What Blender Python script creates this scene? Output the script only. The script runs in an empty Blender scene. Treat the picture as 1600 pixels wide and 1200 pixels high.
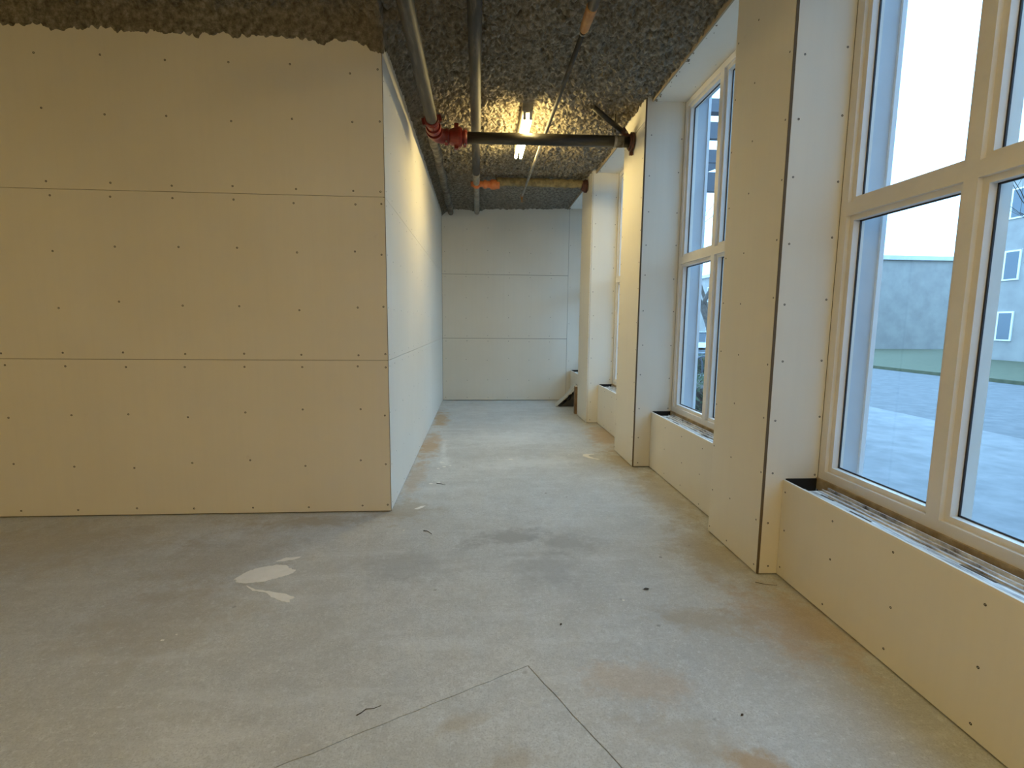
import bpy, math, random
import numpy as np
from mathutils import Vector, Matrix

random.seed(7)
scene = bpy.context.scene
col = scene.collection

# ------------------------------------------------------------------ camera
F_PX, PITCH, YAW, ROLL, CAM_H = 780.79, 0.1207, 0.0673, 0.0092, 1.513
fw = Vector((math.sin(YAW) * math.cos(PITCH), math.cos(YAW) * math.cos(PITCH), -math.sin(PITCH)))
rt = Vector((math.cos(YAW), -math.sin(YAW), 0.0))
up = rt.cross(fw)
R_ = rt * math.cos(ROLL) + up * math.sin(ROLL)
U_ = -rt * math.sin(ROLL) + up * math.cos(ROLL)
cd = bpy.data.cameras.new('camera')
cd.sensor_fit = 'HORIZONTAL'
cd.sensor_width = 36.0
cd.lens = F_PX / 1600.0 * 36.0
cd.clip_start = 0.05
cd.clip_end = 300
cam = bpy.data.objects.new('camera', cd)
col.objects.link(cam)
cam.matrix_world = Matrix(((R_.x, U_.x, -fw.x, 0), (R_.y, U_.y, -fw.y, 0), (R_.z, U_.z, -fw.z, CAM_H), (0, 0, 0, 1)))
scene.camera = cam

# ------------------------------------------------------------------ world: even overcast sky
world = bpy.data.worlds.new('overcast_sky')
scene.world = world
world.use_nodes = True
bg = world.node_tree.nodes['Background']
bg.inputs['Color'].default_value = (0.355, 0.645, 1.0, 1)
bg.inputs['Strength'].default_value = 4.5

TUBE_COLOUR = (1.0, 0.765, 0.315)
TUBE_POWER = 100.0
ROOM_COLOUR = (1.0, 0.725, 0.28)
ROOM_POWER = 96.0

# ------------------------------------------------------------------ view
scene.view_settings.view_transform = 'Standard'
scene.view_settings.look = 'None'
scene.view_settings.exposure = 0.2
scene.view_settings.gamma = 1.0
scene.view_settings.use_curve_mapping = False
scene.cycles.use_denoising = True
scene.cycles.max_bounces = 10
scene.cycles.diffuse_bounces = 6
scene.cycles.transparent_max_bounces = 12
scene.cycles.sample_clamp_indirect = 6.0


# ================================================================== helpers
class MB:
    """collects boxes, tubes, lathes; build() links them as one mesh object"""
    def __init__(self):
        self.v, self.f, self.s = [], [], []

    def add(self, verts, faces, smooth=False):
        o = len(self.v)
        self.v += [tuple(p) for p in verts]
        self.f += [tuple(i + o for i in f) for f in faces]
        self.s += [smooth] * len(faces)
        return self

    def box(self, x0, x1, y0, y1, z0, z1):
        x0, x1 = min(x0, x1), max(x0, x1)
        y0, y1 = min(y0, y1), max(y0, y1)
        z0, z1 = min(z0, z1), max(z0, z1)
        return self.add([(x0, y0, z0), (x1, y0, z0), (x1, y1, z0), (x0, y1, z0), (x0, y0, z1), (x1, y0, z1), (x1, y1, z1), (x0, y1, z1)],
                        [(3, 2, 1, 0), (4, 5, 6, 7), (0, 1, 5, 4), (1, 2, 6, 5), (2, 3, 7, 6), (3, 0, 4, 7)])

    def bar(self, p0, p1, w, h, upv=(0, 0, 1)):
        p0, p1 = Vector(p0), Vector(p1)
        d = (p1 - p0).normalized()
        a = d.cross(Vector(upv)).normalized() * (w / 2)
        b = a.cross(d).normalized() * (h / 2)
        vs = [p + s * a + t * b for p in (p0, p1) for s, t in ((-1, -1), (1, -1), (1, 1), (-1, 1))]
        return self.add(vs, [(3, 2, 1, 0), (4, 5, 6, 7), (0, 1, 5, 4), (1, 2, 6, 5), (2, 3, 7, 6), (3, 0, 4, 7)])

    def sweep(self, path, radii, n=16, cap=True):
        """round tube along a path; radii one per point"""
        path = [Vector(p) for p in path]
        k = len(path)
        if not hasattr(radii, '__len__'):
            radii = [radii] * k
        t = (path[1] - path[0]).normalized()
        ref = Vector((0, 0, 1)) if abs(t.z) < 0.9 else Vector((1, 0, 0))
        a = t.cross(ref).normalized()
        vs = []
        for i, p in enumerate(path):
            if i == 0: t = path[1] - path[0]
            elif i == k - 1: t = path[-1] - path[-2]
            else: t = path[i + 1] - path[i - 1]
            if t.length < 1e-9: t = path[min(i + 1, k - 1)] - path[max(i - 2, 0)]
            t.normalize()
            a = (a - t * a.dot(t))
            a = a.normalized() if a.length > 1e-6 else t.orthogonal().normalized()
            b = t.cross(a)
            for j in range(n):
                q = 2 * math.pi * j / n
                vs.append(p + (a * math.cos(q) + b * math.sin(q)) * radii[i])
        fs = []
        for i in range(k - 1):
            for j in range(n):
                fs.append((i * n + j, i * n + (j + 1) % n, (i + 1) * n + (j + 1) % n, (i + 1) * n + j))
        self.add(vs, fs, True)
        if cap:
            o = len(self.v) - len(vs)
            self.f += [tuple(o + j for j in reversed(range(n))), tuple(o + (k - 1) * n + j for j in range(n))]
            self.s += [False, False]
        return self

    def lathe(self, origin, axis, prof, n=20):
        """prof: (distance along the axis, radius); doubled points make crisp edges"""
        o, ax = Vector(origin), Vector(axis).normalized()
        a = ax.orthogonal().normalized()
        b = ax.cross(a)
        vs, fs = [], []
        for d, r in prof:
            for j in range(n):
                q = 2 * math.pi * j / n
                vs.append(o + ax * d + (a * math.cos(q) + b * math.sin(q)) * max(r, 1e-4))
        for i in range(len(prof) - 1):
            for j in range(n):
                fs.append((i * n + j, i * n + (j + 1) % n, (i + 1) * n + (j + 1) % n, (i + 1) * n + j))
        self.add(vs, fs, False)
        base = len(self.v) - len(vs)
        self.f += [tuple(base + j for j in reversed(range(n))), tuple(base + (len(prof) - 1) * n + j for j in range(n))]
        self.s += [False, False]
        return self

    def build(self, name, mat, parent=None, loc=None, **props):
        me = bpy.data.meshes.new(name)
        me.from_pydata(self.v, [], self.f)
        me.polygons.foreach_set('use_smooth', self.s)
        me.update()
        if mat: me.materials.append(mat)
        return link(name, me, parent, loc, **props)


def link(name, data, parent=None, loc=None, **props):
    o = bpy.data.objects.new(name, data)
    col.objects.link(o)
    if loc: o.location = loc
    if parent: o.parent = parent
    for k, v in props.items(): o[k] = v
    return o


def empty(name, loc=(0, 0, 0), **props):
    o = link(name, None, None, loc, **props)
    o.empty_display_size = 0.1
    return o


def local(mb, loc):
    """shift a builder's world coordinates into the frame of an Empty at loc"""
    mb.v = [(x - loc[0], y - loc[1], z - loc[2]) for x, y, z in mb.v]
    return mb


# ------------------------------------------------------------------ materials
def mat(name, base, rough=0.6, metal=0.0):
    m = bpy.data.materials.new(name)
    m.use_nodes = True
    b = m.node_tree.nodes['Principled BSDF']
    b.inputs['Base Color'].default_value = (*base, 1)
    b.inputs['Roughness'].default_value = rough
    b.inputs['Metallic'].default_value = metal
    return m


class NT:
    def __init__(self, m):
        self.t = m.node_tree
        self.b = self.t.nodes['Principled BSDF']
        self.co = self.n('ShaderNodeTexCoord').outputs['Object']

    def n(self, typ, **kw):
        x = self.t.nodes.new(typ)
        for k, v in kw.items(): setattr(x, k, v)
        return x

    def ln(self, a, b): self.t.links.new(a, b)

    def noise(self, scale, detail=4, rough=0.55, co=None, dist=0.0):
        x = self.n('ShaderNodeTexNoise')
        x.inputs['Scale'].default_value = scale
        x.inputs['Detail'].default_value = detail
        x.inputs['Roughness'].default_value = rough
        x.inputs['Distortion'].default_value = dist
        self.ln(co or self.co, x.inputs['Vector'])
        return x.outputs['Fac']

    def mapping(self, loc=(0, 0, 0), rot=(0, 0, 0), scale=(1, 1, 1), co=None):
        x = self.n('ShaderNodeMapping')
        x.inputs['Location'].default_value = loc
        x.inputs['Rotation'].default_value = rot
        x.inputs['Scale'].default_value = scale
        self.ln(co or self.co, x.inputs['Vector'])
        return x.outputs['Vector']

    def ramp(self, fac, stops):
        x = self.n('ShaderNodeValToRGB')
        e = x.color_ramp.elements
        while len(e) > len(stops): e.remove(e[-1])
        while len(e) < len(stops): e.new(0.5)
        for el, (p, c) in zip(e, stops):
            el.position = p
            el.color = (*c, 1) if hasattr(c, '__len__') else (c, c, c, 1)
        self.ln(fac, x.inputs['Fac'])
        return x.outputs['Color']

    def mix(self, fac, a, b, mode='MIX'):
        x = self.n('ShaderNodeMix', data_type='RGBA', blend_type=mode)
        for s, v in ((x.inputs[0], fac), (x.inputs[6], a), (x.inputs[7], b)):
            if hasattr(v, 'is_output'): self.ln(v, s)
            elif hasattr(v, '__len__'): s.default_value = (*v, 1)
            else: s.default_value = v
        return x.outputs[2]

    def math(self, op, a, b=0.0):
        x = self.n('ShaderNodeMath', operation=op)
        for s, v in zip(x.inputs, (a, b)):
            if hasattr(v, 'is_output'): self.ln(v, s)
            else: s.default_value = v
        return x.outputs[0]

    def colour(self, c): self.ln(c, self.b.inputs['Base Color'])

    def bump(self, h, strength=0.3, dist=0.01):
        x = self.n('ShaderNodeBump')
        x.inputs['Strength'].default_value = strength
        x.inputs['Distance'].default_value = dist
        self.ln(h, x.inputs['Height'])
        self.ln(x.outputs['Normal'], self.b.inputs['Normal'])


def speckle_mat(name, c0, c1, scale=8, rough=0.7, bump=0.0, metal=0.0, lo=0.35, hi=0.65):
    m = mat(name, c0, rough, metal)
    t = NT(m)
    f = t.noise(scale, 6, 0.62)
    t.colour(t.ramp(f, [(lo, c0), (hi, c1)]))
    if bump: t.bump(t.noise(scale * 6, 4), bump, 0.004)
    return m


# drywall: cream grey face paper, faint blotches, long faint roller streaks, small scuffs
M_DRY = mat('drywall_paper', (0.66, 0.62, 0.53), 0.82)
t = NT(M_DRY)
c = t.ramp(t.noise(0.9, 4), [(0.3, (0.745, 0.705, 0.615)), (0.7, (0.785, 0.75, 0.665))])
c = t.mix(t.ramp(t.noise(6.0, 3, co=t.mapping(scale=(4, 4, 0.15))), [(0.45, 0.0), (0.75, 0.10)]), c, (0.64, 0.60, 0.52))
c = t.mix(t.ramp(t.noise(5.5, 7, 0.7, dist=0.6), [(0.68, 0.0), (0.74, 0.16)]), c, (0.48, 0.43, 0.35))
t.colour(c)
t.bump(t.noise(160, 2), 0.05, 0.001)

M_GYPSUM = mat('gypsum_edge', (0.80, 0.77, 0.70), 0.9)
M_CORE = mat('framing_dark', (0.10, 0.075, 0.05), 0.9)
M_VOID = mat('painted_gap_shade', (0.012, 0.011, 0.010), 0.95)  # black that paints the shade inside the sill gap
M_SCREW = mat('screw_head', (0.014, 0.012, 0.010), 0.6)
M_CORNER = mat('dark_cut_edge', (0.13, 0.095, 0.06), 0.95)
M_EDGE = mat('paper_edge', (0.36, 0.29, 0.19), 0.9)

# ceiling: grey brown sprayed fireproofing
M_CEIL = mat('sprayed_insulation', (0.3, 0.27, 0.21), 0.95)
t = NT(M_CEIL)
c = t.ramp(t.noise(22, 6, 0.7), [(0.34, (0.075, 0.062, 0.043)), (0.5, (0.22, 0.195, 0.15)), (0.68, (0.43, 0.39, 0.315))])
c = t.mix(t.ramp(t.noise(0.8, 3), [(0.4, 0.0), (0.65, 0.35)]), c, (0.20, 0.15, 0.10))
t.colour(c)
t.bump(t.noise(95, 5, 0.7), 0.9, 0.012)

M_FOAM = speckle_mat('yellow_spray_foam', (0.15, 0.115, 0.06), (0.36, 0.28, 0.13), 14, 0.9, 0.5)


# concrete floor ----------------------------------------------------
def concrete(name, tint=(1, 1, 1), stains=True):
    m = mat(name, (0.42, 0.41, 0.38), 0.62)
    t = NT(m)
    c = t.ramp(t.noise(0.75, 6, 0.6, dist=0.4), [(0.28, (0.36, 0.345, 0.315)), (0.52, (0.45, 0.435, 0.40)), (0.75, (0.53, 0.51, 0.475))])
    c = t.mix(t.ramp(t.noise(5.5, 8, 0.68, dist=0.5), [(0.36, 0.55), (0.58, 0.0)]), c, (0.34, 0.325, 0.295))
    c = t.mix(t.ramp(t.noise(16, 6, 0.65), [(0.54, 0.0), (0.72, 0.35)]), c, (0.60, 0.585, 0.55))
    c = t.mix(t.ramp(t.noise(38, 5, 0.7), [(0.36, 0.55), (0.52, 0.0)]), c, (0.33, 0.32, 0.295))
    c = t.mix(t.ramp(t.noise(45, 5, 0.7, co=t.mapping(loc=(3, 7, 0))), [(0.54, 0.0), (0.70, 0.5)]), c, (0.60, 0.59, 0.56))
    c = t.mix(t.ramp(t.noise(130, 3, 0.65), [(0.36, 0.6), (0.5, 0.0)]), c, (0.28, 0.27, 0.25))
    # long trowel streaks across the passage
    c = t.mix(t.ramp(t.noise(2.2, 5, 0.6, co=t.mapping(scale=(0.6, 3.2, 1))), [(0.52, 0.0), (0.72, 0.30)]), c, (0.58, 0.57, 0.545))
    if stains:
        wob = t.noise(6.0, 6, 0.65)
        fine = t.noise(20.0, 5, 0.65)
        rust, brown, dark, pale = (0.35, 0.215, 0.095), (0.27, 0.205, 0.12), (0.26, 0.25, 0.23), (0.62, 0.60, 0.56)
        for x, y, rx, ry, rot, colr, amt in (  # x, y, radii, turn, colour, strength
                (-0.60, 7.9, 0.16, 0.85, 0.05, rust, 0.85), (-0.60, 6.1, 0.17, 0.8, 0.0, rust, 0.75), (-0.62, 4.9, 0.12, 0.75, 0.0, rust, 0.45),
                (-0.62, 3.95, 0.35, 0.28, 0.2, brown, 0.5), (-1.25, 3.75, 0.75, 0.12, 0.0, brown, 0.55), (-1.6, 3.2, 0.5, 0.5, 0.0, brown, 0.30),
                (-2.9, 3.4, 0.9, 0.5, 0.0, brown, 0.35), (-1.6, 2.5, 0.5, 0.4, 0.0, brown, 0.25),
                (1.72, 6.6, 0.30, 0.9, -0.1, rust, 0.60), (1.60, 5.3, 0.28, 0.5, 0.2, brown, 0.6), (1.66, 4.3, 0.3, 0.9, 0.0, brown, 0.45),
                (1.55, 3.1, 0.30, 0.6, 0.0, brown, 0.45), (1.62, 2.3, 0.34, 0.45, 0.0, rust, 0.45), (1.15, 2.35, 0.35, 0.14, -0.2, brown, 0.45),
                (0.66, 1.92, 0.30, 0.17, -0.3, rust, 0.34), (0.97, 1.50, 0.13, 0.09, -0.4, rust, 0.75), (0.80, 1.62, 0.34, 0.12, -0.4, brown, 0.35),
                (0.22, 3.40, 0.38, 0.16, 0.1, dark, 0.8), (0.60, 3.30, 0.28, 0.22, 0.0, dark, 0.7), (0.44, 2.95, 0.25, 0.3, 0.4, dark, 0.55),
                (-0.45, 3.0, 0.3, 0.25, 0.0, dark, 0.5), (-0.05, 1.75, 0.12, 0.05, 0.3, brown, 0.4), (0.1, 1.55, 0.14, 0.08, 0.3, brown, 0.4),
                (0.45, 6.5, 0.9, 0.5, 0.0, pale, 0.30), (0.55, 5.3, 0.8, 0.28, 0.1, pale, 0.35), (0.3, 8.9, 0.8, 0.5, 0.0, pale, 0.18),
                (-0.42, 6.0, 0.05, 0.5, 0.05, pale, 0.5), (-0.36, 5.4, 0.10, 0.18, 0.0, pale, 0.45)):
            mp = t.mapping(loc=(-x, -y, 0))
            mp = t.mapping(rot=(0, 0, -rot), co=mp)
            mp = t.mapping(scale=(1 / rx, 1 / ry, 0), co=mp)
            ln_ = t.n('ShaderNodeVectorMath', operation='LENGTH')
            t.ln(mp, ln_.inputs[0])
            d = t.math('ADD', ln_.outputs['Value'], t.math('MULTIPLY', t.math('SUBTRACT', wob, 0.5), 2.4))
            d = t.math('ADD', d, t.math('MULTIPLY', t.math('SUBTRACT', fine, 0.5), 1.1))
            c = t.mix(t.ramp(d, [(0.35, amt), (1.0, 0.0)]), c, colr)
    # pits and small dark specks
    vo = t.n('ShaderNodeTexVoronoi')
    vo.inputs['Scale'].default_value = 5.5
    t.ln(t.co, vo.inputs['Vector'])
    sp = t.math('MULTIPLY', t.ramp(vo.outputs['Distance'], [(0.04, 1.0), (0.075, 0.0)]), t.ramp(t.noise(1.3, 2), [(0.5, 0.0), (0.6, 0.7)]))
    c = t.mix(sp, c, (0.12, 0.11, 0.10))
    c = t.mix(1.0, c, tuple(a * b for a, b in zip((1.36, 1.45, 1.56), tint)), 'MULTIPLY')
    t.colour(c)
    t.ln(t.ramp(t.noise(2.0, 5), [(0.3, 0.40), (0.7, 0.60)]), t.b.inputs['Roughness'])
    t.bump(t.math('ADD', t.noise(60, 5, 0.65), t.math('MULTIPLY', t.noise(9, 4), 0.8)), 0.35, 0.006)
    return m


M_CONC = concrete('concrete')
M_CONC_B = concrete('concrete_infill', (0.97, 0.985, 1.0), stains=True)
M_JOINT = speckle_mat('joint_filler', (0.10, 0.09, 0.075), (0.22, 0.20, 0.16), 30, 0.95)
M_PLASTER = speckle_mat('plaster_smear', (0.86, 0.85, 0.80), (0.92, 0.91, 0.87), 18, 0.85, 0.2)

# pipes
M_STEEL = mat('dusty_steel_pipe', (0.16, 0.155, 0.14), 0.6, 0.1)
t = NT(M_STEEL)
c = t.ramp(t.noise(3.0, 6, 0.65, co=t.mapping(scale=(5, 0.8, 5))), [(0.34, (0.018, 0.018, 0.017)), (0.52, (0.045, 0.039, 0.031)), (0.72, (0.15, 0.125, 0.095))])
t.colour(c)
M_BLACK = mat('black_steel_pipe', (0.05, 0.045, 0.035), 0.5, 0.2)
t = NT(M_BLACK)
t.colour(t.ramp(t.noise(3.5, 6, 0.65, co=t.mapping(scale=(0.9, 6, 6))), [(0.38, (0.014, 0.012, 0.010)), (0.6, (0.035, 0.030, 0.022)), (0.78, (0.11, 0.095, 0.07))]))
M_GALV = speckle_mat('galvanised_pipe', (0.20, 0.185, 0.15), (0.40, 0.37, 0.31), 9, 0.42, 0, 0.5)
M_RED = speckle_mat('red_painted_fitting', (0.13, 0.009, 0.005), (0.25, 0.022, 0.009), 10, 0.42)
M_DARKRUST = speckle_mat('dark_rust_flange', (0.035, 0.018, 0.016), (0.12, 0.035, 0.022), 22, 0.6)
M_ORANGE = speckle_mat('orange_painted_fitting', (0.55, 0.13, 0.035), (0.66, 0.24, 0.08), 16, 0.5)
M_RUST = speckle_mat('orange_brown_fitting', (0.34, 0.15, 0.04), (0.50, 0.25, 0.08), 12, 0.5)
M_LAG = speckle_mat('overspray_pipe', (0.06, 0.05, 0.036), (0.22, 0.195, 0.15), 12, 0.9, 0.6)
M_BOLT = mat('bolt_metal', (0.25, 0.22, 0.18), 0.4, 0.7)

# windows
M_FRAME = speckle_mat('white_window_frame', (0.74, 0.71, 0.66), (0.80, 0.77, 0.72), 4, 0.4)
M_GASKET = mat('dark_gasket', (0.03, 0.03, 0.035), 0.6)
M_TRACK = mat('sill_track_metal', (0.6, 0.6, 0.58), 0.5, 0.1)
t = NT(M_TRACK)
t.colour(t.ramp(t.noise(7, 6, 0.7, co=t.mapping(scale=(9, 1.0, 1))), [(0.34, (0.05, 0.045, 0.04)), (0.44, (0.42, 0.41, 0.40)), (0.62, (0.78, 0.77, 0.74))]))
M_BLOCK = speckle_mat('sill_blocking_wood', (0.30, 0.22, 0.12), (0.48, 0.38, 0.24), 12, 0.8, 0.2)
M_CLAD = speckle_mat('pale_metal_cladding', (0.50, 0.53, 0.57), (0.56, 0.59, 0.63), 2, 0.55)
M_CLADTRIM = mat('white_cladding_trim', (0.80, 0.82, 0.84), 0.5)
M_GLASS = bpy.data.materials.new('window_glass')
M_GLASS.use_nodes = True
nt = M_GLASS.node_tree
nt.nodes.clear()
o_ = nt.nodes.new('ShaderNodeOutputMaterial')
mx = nt.nodes.new('ShaderNodeMixShader')
tr = nt.nodes.new('ShaderNodeBsdfTransparent')
tr.inputs['Color'].default_value = (0.93, 0.97, 0.97, 1)
gl = nt.nodes.new('ShaderNodeBsdfGlossy')
gl.inputs['Roughness'].default_value = 0.02
fr = nt.nodes.new('ShaderNodeFresnel')
ge = nt.nodes.new('ShaderNodeNewGeometry')
io = nt.nodes.new('ShaderNodeMix')          # a thin pane reflects alike from both of its sides
io.inputs[2].default_value = 1.32
io.inputs[3].default_value = 1 / 1.32
nt.links.new(ge.outputs['Backfacing'], io.inputs[0])
nt.links.new(io.outputs[0], fr.inputs['IOR'])
nt.links.new(fr.outputs[0], mx.inputs[0])
nt.links.new(tr.outputs[0], mx.inputs[1])
nt.links.new(gl.outputs[0], mx.inputs[2])
nt.links.new(mx.outputs[0], o_.inputs['Surface'])

# lamp
M_TUBE = bpy.data.materials.new('lit_fluorescent_tube')
M_TUBE.use_nodes = True
b_ = M_TUBE.node_tree.nodes['Principled BSDF']
b_.inputs['Base Color'].default_value = (0.9, 0.9, 0.9, 1)
b_.inputs['Emission Color'].default_value = (*TUBE_COLOUR, 1)
b_.inputs['Emission Strength'].default_value = TUBE_POWER
M_TUBE_ROOM = M_TUBE.copy()
M_TUBE_ROOM.name = 'lit_warm_tube'
b_ = M_TUBE_ROOM.node_tree.nodes['Principled BSDF']
b_.inputs['Emission Color'].default_value = (*ROOM_COLOUR, 1)
b_.inputs['Emission Strength'].default_value = ROOM_POWER
M_LAMP = speckle_mat('dusty_lamp_enamel', (0.22, 0.20, 0.15), (0.40, 0.37, 0.30), 10, 0.6)
M_SOCKET = mat('lamp_socket', (0.5, 0.48, 0.44), 0.5)

# ================================================================== geometry constants (metres)
SH = 1.2192                       # drywall sheet width
XL, YF, YB = -0.698, 3.923, 9.767  # passage wall, facing wall, end wall
ROOM_X0, ROOM_Y0 = -6.0, -5.0
XK, ZK = 1.820, 0.600             # knee wall face and top
XW = 2.035                        # inner face of the window frames
ZS = 3.690                        # soffit above the windows
XO = 2.245                        # outer face of the facade
T = 0.0127
PILLARS = [(0.46, 1.12, 1.690), (2.787, 3.439, 1.6945), (5.097, 5.810, 1.6356), (7.456, 8.170, 1.6467)]
BAYS = [(1.12, 2.787), (3.439, 5.097), (5.810, 7.456), (8.170, YB)]


def tagit(o, label, cat, kind=None, group=None):
    o['label'] = label
    o['category'] = cat
    if kind: o['kind'] = kind
    if group: o['group'] = group
    return o


def screw_disc(mb, p, nrm, r=0.0055):
    n = Vector(nrm)
    mb.lathe(Vector(p) - n * 0.002, n, [(0, r), (0.0028, r), (0.0028, r * 0.45), (0.0018, r * 0.4)], 8)


def screws(parent, pts, nrm, r=0.0055):
    mb = MB()
    for p in pts: screw_disc(mb, p, nrm, r)
    if pts: mb.build('screw_heads', M_SCREW, parent, kind='stuff')


def jit(a): return random.uniform(-a, a)


# ================================================================== floor
JC = Vector((0.221, 2.049))
d1 = Vector((-0.912, -0.465)).normalized()
d2 = Vector((d1.y, -d1.x)).normalized()
if d2.y > 0: d2 = -d2
base = MB().box(ROOM_X0 - 0.1, XO - 0.05, ROOM_Y0 - 0.1, YB + 0.1, -0.16, -0.006)
floor = base.build('floor', M_JOINT)
tagit(floor, 'bare stained grey concrete floor with a saw-cut corner joint', 'floor', 'structure')


def poly_slab(mb, pts, z0, z1):
    n = len(pts)
    area = sum(pts[i][0] * pts[(i + 1) % n][1] - pts[(i + 1) % n][0] * pts[i][1] for i in range(n))
    if area < 0: pts = pts[::-1]
    vs = [(p[0], p[1], z0) for p in pts] + [(p[0], p[1], z1) for p in pts]
    mb.add(vs, [tuple(reversed(range(n))), tuple(range(n, 2 * n))] + [(i, (i + 1) % n, n + (i + 1) % n, n + i) for i in range(n)])
    return mb


G = 0.0028
LJ = 2.6
nA = d1.lerp(d2, 0.5).normalized()


def wobble_line(p, d, length, k, amp):
    perp = Vector((-d.y, d.x))
    out = []
    for i in range(k + 1):
        w = 0 if i == 0 else random.uniform(-amp, amp)
        out.append(p + d * (length * i / k) + perp * w)
    return out


legA = wobble_line(JC, d1, LJ, 40, 0.004)
legB = wobble_line(JC, d2, LJ, 40, 0.004)
far_c = JC + d1 * LJ + d2 * LJ
# inner square slab (slightly shrunk) and the main slab around it
inner = [p + nA * G * 1.5 for p in reversed(legA)] + [p + nA * G * 1.5 for p in legB[1:]] + [far_c]
poly_slab(MB(), [tuple(p) for p in inner], -0.006, 0.0).build('concrete_slab', M_CONC_B, floor)
A_end, B_end = legA[-1], legB[-1]
x0, x1, y0, y1 = ROOM_X0 - 0.1, XO - 0.05, ROOM_Y0 - 0.1, YB + 0.1
up_part = [(x0, y1)] + [(x0, A_end.y)] + [tuple(p - nA * G) for p in reversed(legA)] + [(JC.x, y1)]
up_part_b = [(JC.x, y1)] + [tuple(p - nA * G) for p in legB] + [(x1, B_end.y), (x1, y1)]
poly_slab(MB(), up_part, -0.006, 0.0).build('concrete_slab', M_CONC, floor)
poly_slab(MB(), up_part_b, -0.006, 0.0).build('concrete_slab', M_CONC, floor)
low = [(x0, A_end.y), tuple(A_end), tuple(far_c), tuple(B_end), (x1, B_end.y), (x1, y0), (x0, y0)]
poly_slab(MB(), low, -0.006, 0.0).build('concrete_slab', M_CONC, floor)


def smear(pts, z=0.0012, rough=0.006, sub=6):
    """thin uneven skim of plaster stuck to the floor"""
    out = []
    n = len(pts)
    for i in range(n):
        a, b = Vector(pts[i]), Vector(pts[(i + 1) % n])
        for k in range(sub):
            p = a.lerp(b, k / sub)
            out.append((p.x + jit(rough), p.y + jit(rough)))
    return poly_slab(MB(), out, -0.001, z).build('plaster_patch', M_PLASTER, floor)


smear([(-1.433, 2.885), (-1.40, 2.98), (-1.36, 3.02), (-1.267, 3.056), (-1.19, 3.055), (-1.165, 3.01), (-1.112, 2.985), (-1.13, 2.93), (-1.18, 2.90), (-1.25, 2.855), (-1.345, 2.832), (-1.40, 2.845)])
smear([(-1.29, 3.10), (-1.235, 3.15), (-1.14, 3.165), (-1.155, 3.135), (-1.20, 3.115), (-1.25, 3.098)], rough=0.005, sub=4)
smear([(-1.335, 2.812), (-1.26, 2.762), (-1.18, 2.742), (-1.09, 2.715), (-1.02, 2.675), (-1.01, 2.662), (-1.03, 2.65), (-1.02, 2.618), (-1.08, 2.64), (-1.14, 2.68), (-1.19, 2.727), (-1.27, 2.752)], rough=0.0035, sub=4)
smear([(1.27, 5.66), (1.22, 5.64), (1.20, 5.56), (1.25, 5.47), (1.34, 5.40), (1.37, 5.42), (1.31, 5.47), (1.275, 5.55), (1.285, 5.60), (1.36, 5.63), (1.34, 5.655)], rough=0.006, sub=3)
smear([(-0.53, 3.97), (-0.47, 4.04), (-0.44, 4.045), (-0.46, 3.995), (-0.50, 3.965)], rough=0.004, sub=4)
for cx, cy, r in ((-0.40, 5.35, 0.022), (-0.36, 5.18, 0.02), (-0.42, 5.12, 0.016), (-0.30, 5.22, 0.014), (-0.45, 4.62, 0.018), (-0.38, 4.66, 0.02), (0.36, 5.45, 0.025), (1.05, 5.62, 0.012), (-0.55, 3.55, 0.011), (0.80, 2.55, 0.008), (-1.5, 2.32, 0.009), (-1.46, 2.36, 0.006)):
    smear([(cx + r * math.cos(a) * random.uniform(0.7, 1.4), cy + r * 0.7 * math.sin(a)) for a in [i * math.pi / 3 for i in range(6)]], rough=r * 0.25, sub=2)


# ================================================================== drywall
def sheet(parent, axis, face, a0, a1, z0, z1, sgn, studs=None, rows=None, gap=0.0018, r=0.0055, mat_=None, name='drywall_panel', off=(0.045, 0.05)):
    """one drywall sheet; axis 'y' = plane y=face, axis 'x' = plane x=face; sgn = direction of the room from the face"""
    a0, a1 = a0 + gap, a1 - gap
    z0, z1 = z0 + gap, z1 - gap
    mb = MB()
    if axis == 'y': mb.box(a0, a1, face, face - sgn * T, z0, z1)
    else: mb.box(face, face - sgn * T, a0, a1, z0, z1)
    o = mb.build(name, mat_ or M_DRY, parent)
    if studs:
        pts = []
        for s in studs:
            if not (a0 - 0.001 < s < a1 + 0.001): continue
            for q in rows:
                sa = min(max(s + jit(0.012), a0 + 0.018), a1 - 0.018)
                sz = z0 + q * (z1 - z0) + jit(0.03)
                if q < 0.06: sz = z0 + off[0] + jit(0.008)
                if q > 0.94: sz = z1 - off[1] + jit(0.008)
                pts.append((sa, face, sz) if axis == 'y' else (face, sa, sz))
        nrm = (0, sgn, 0) if axis == 'y' else (sgn, 0, 0)
        screws(o, pts, nrm, r)
    return o


# facing wall (plane y = YF, faces -Y)
wf = MB().box(ROOM_X0, XL - 0.016, YF + T, YF + 0.11, 0.0, 3.78).build('wall_front', M_CORE)
tagit(wf, 'drywall partition of wide unpainted sheets ending at an outside corner', 'wall', 'structure')
studs = [XL - 0.03] + [XL - 0.225 - 0.43 * i for i in range(13)]
for i, (z0, z1) in enumerate(((0.008, SH), (SH, 2 * SH), (2 * SH, 3.70))):
    for a0, a1 in ((-4.36, XL - 0.002), (ROOM_X0, -4.36)):
        sheet(wf, 'y', YF, a0, a1, z0, z1, -1, studs, (0, 0.33, 0.66, 1) if i < 2 else (0, 0.42, 0.7, 1), r=0.0075)

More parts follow.
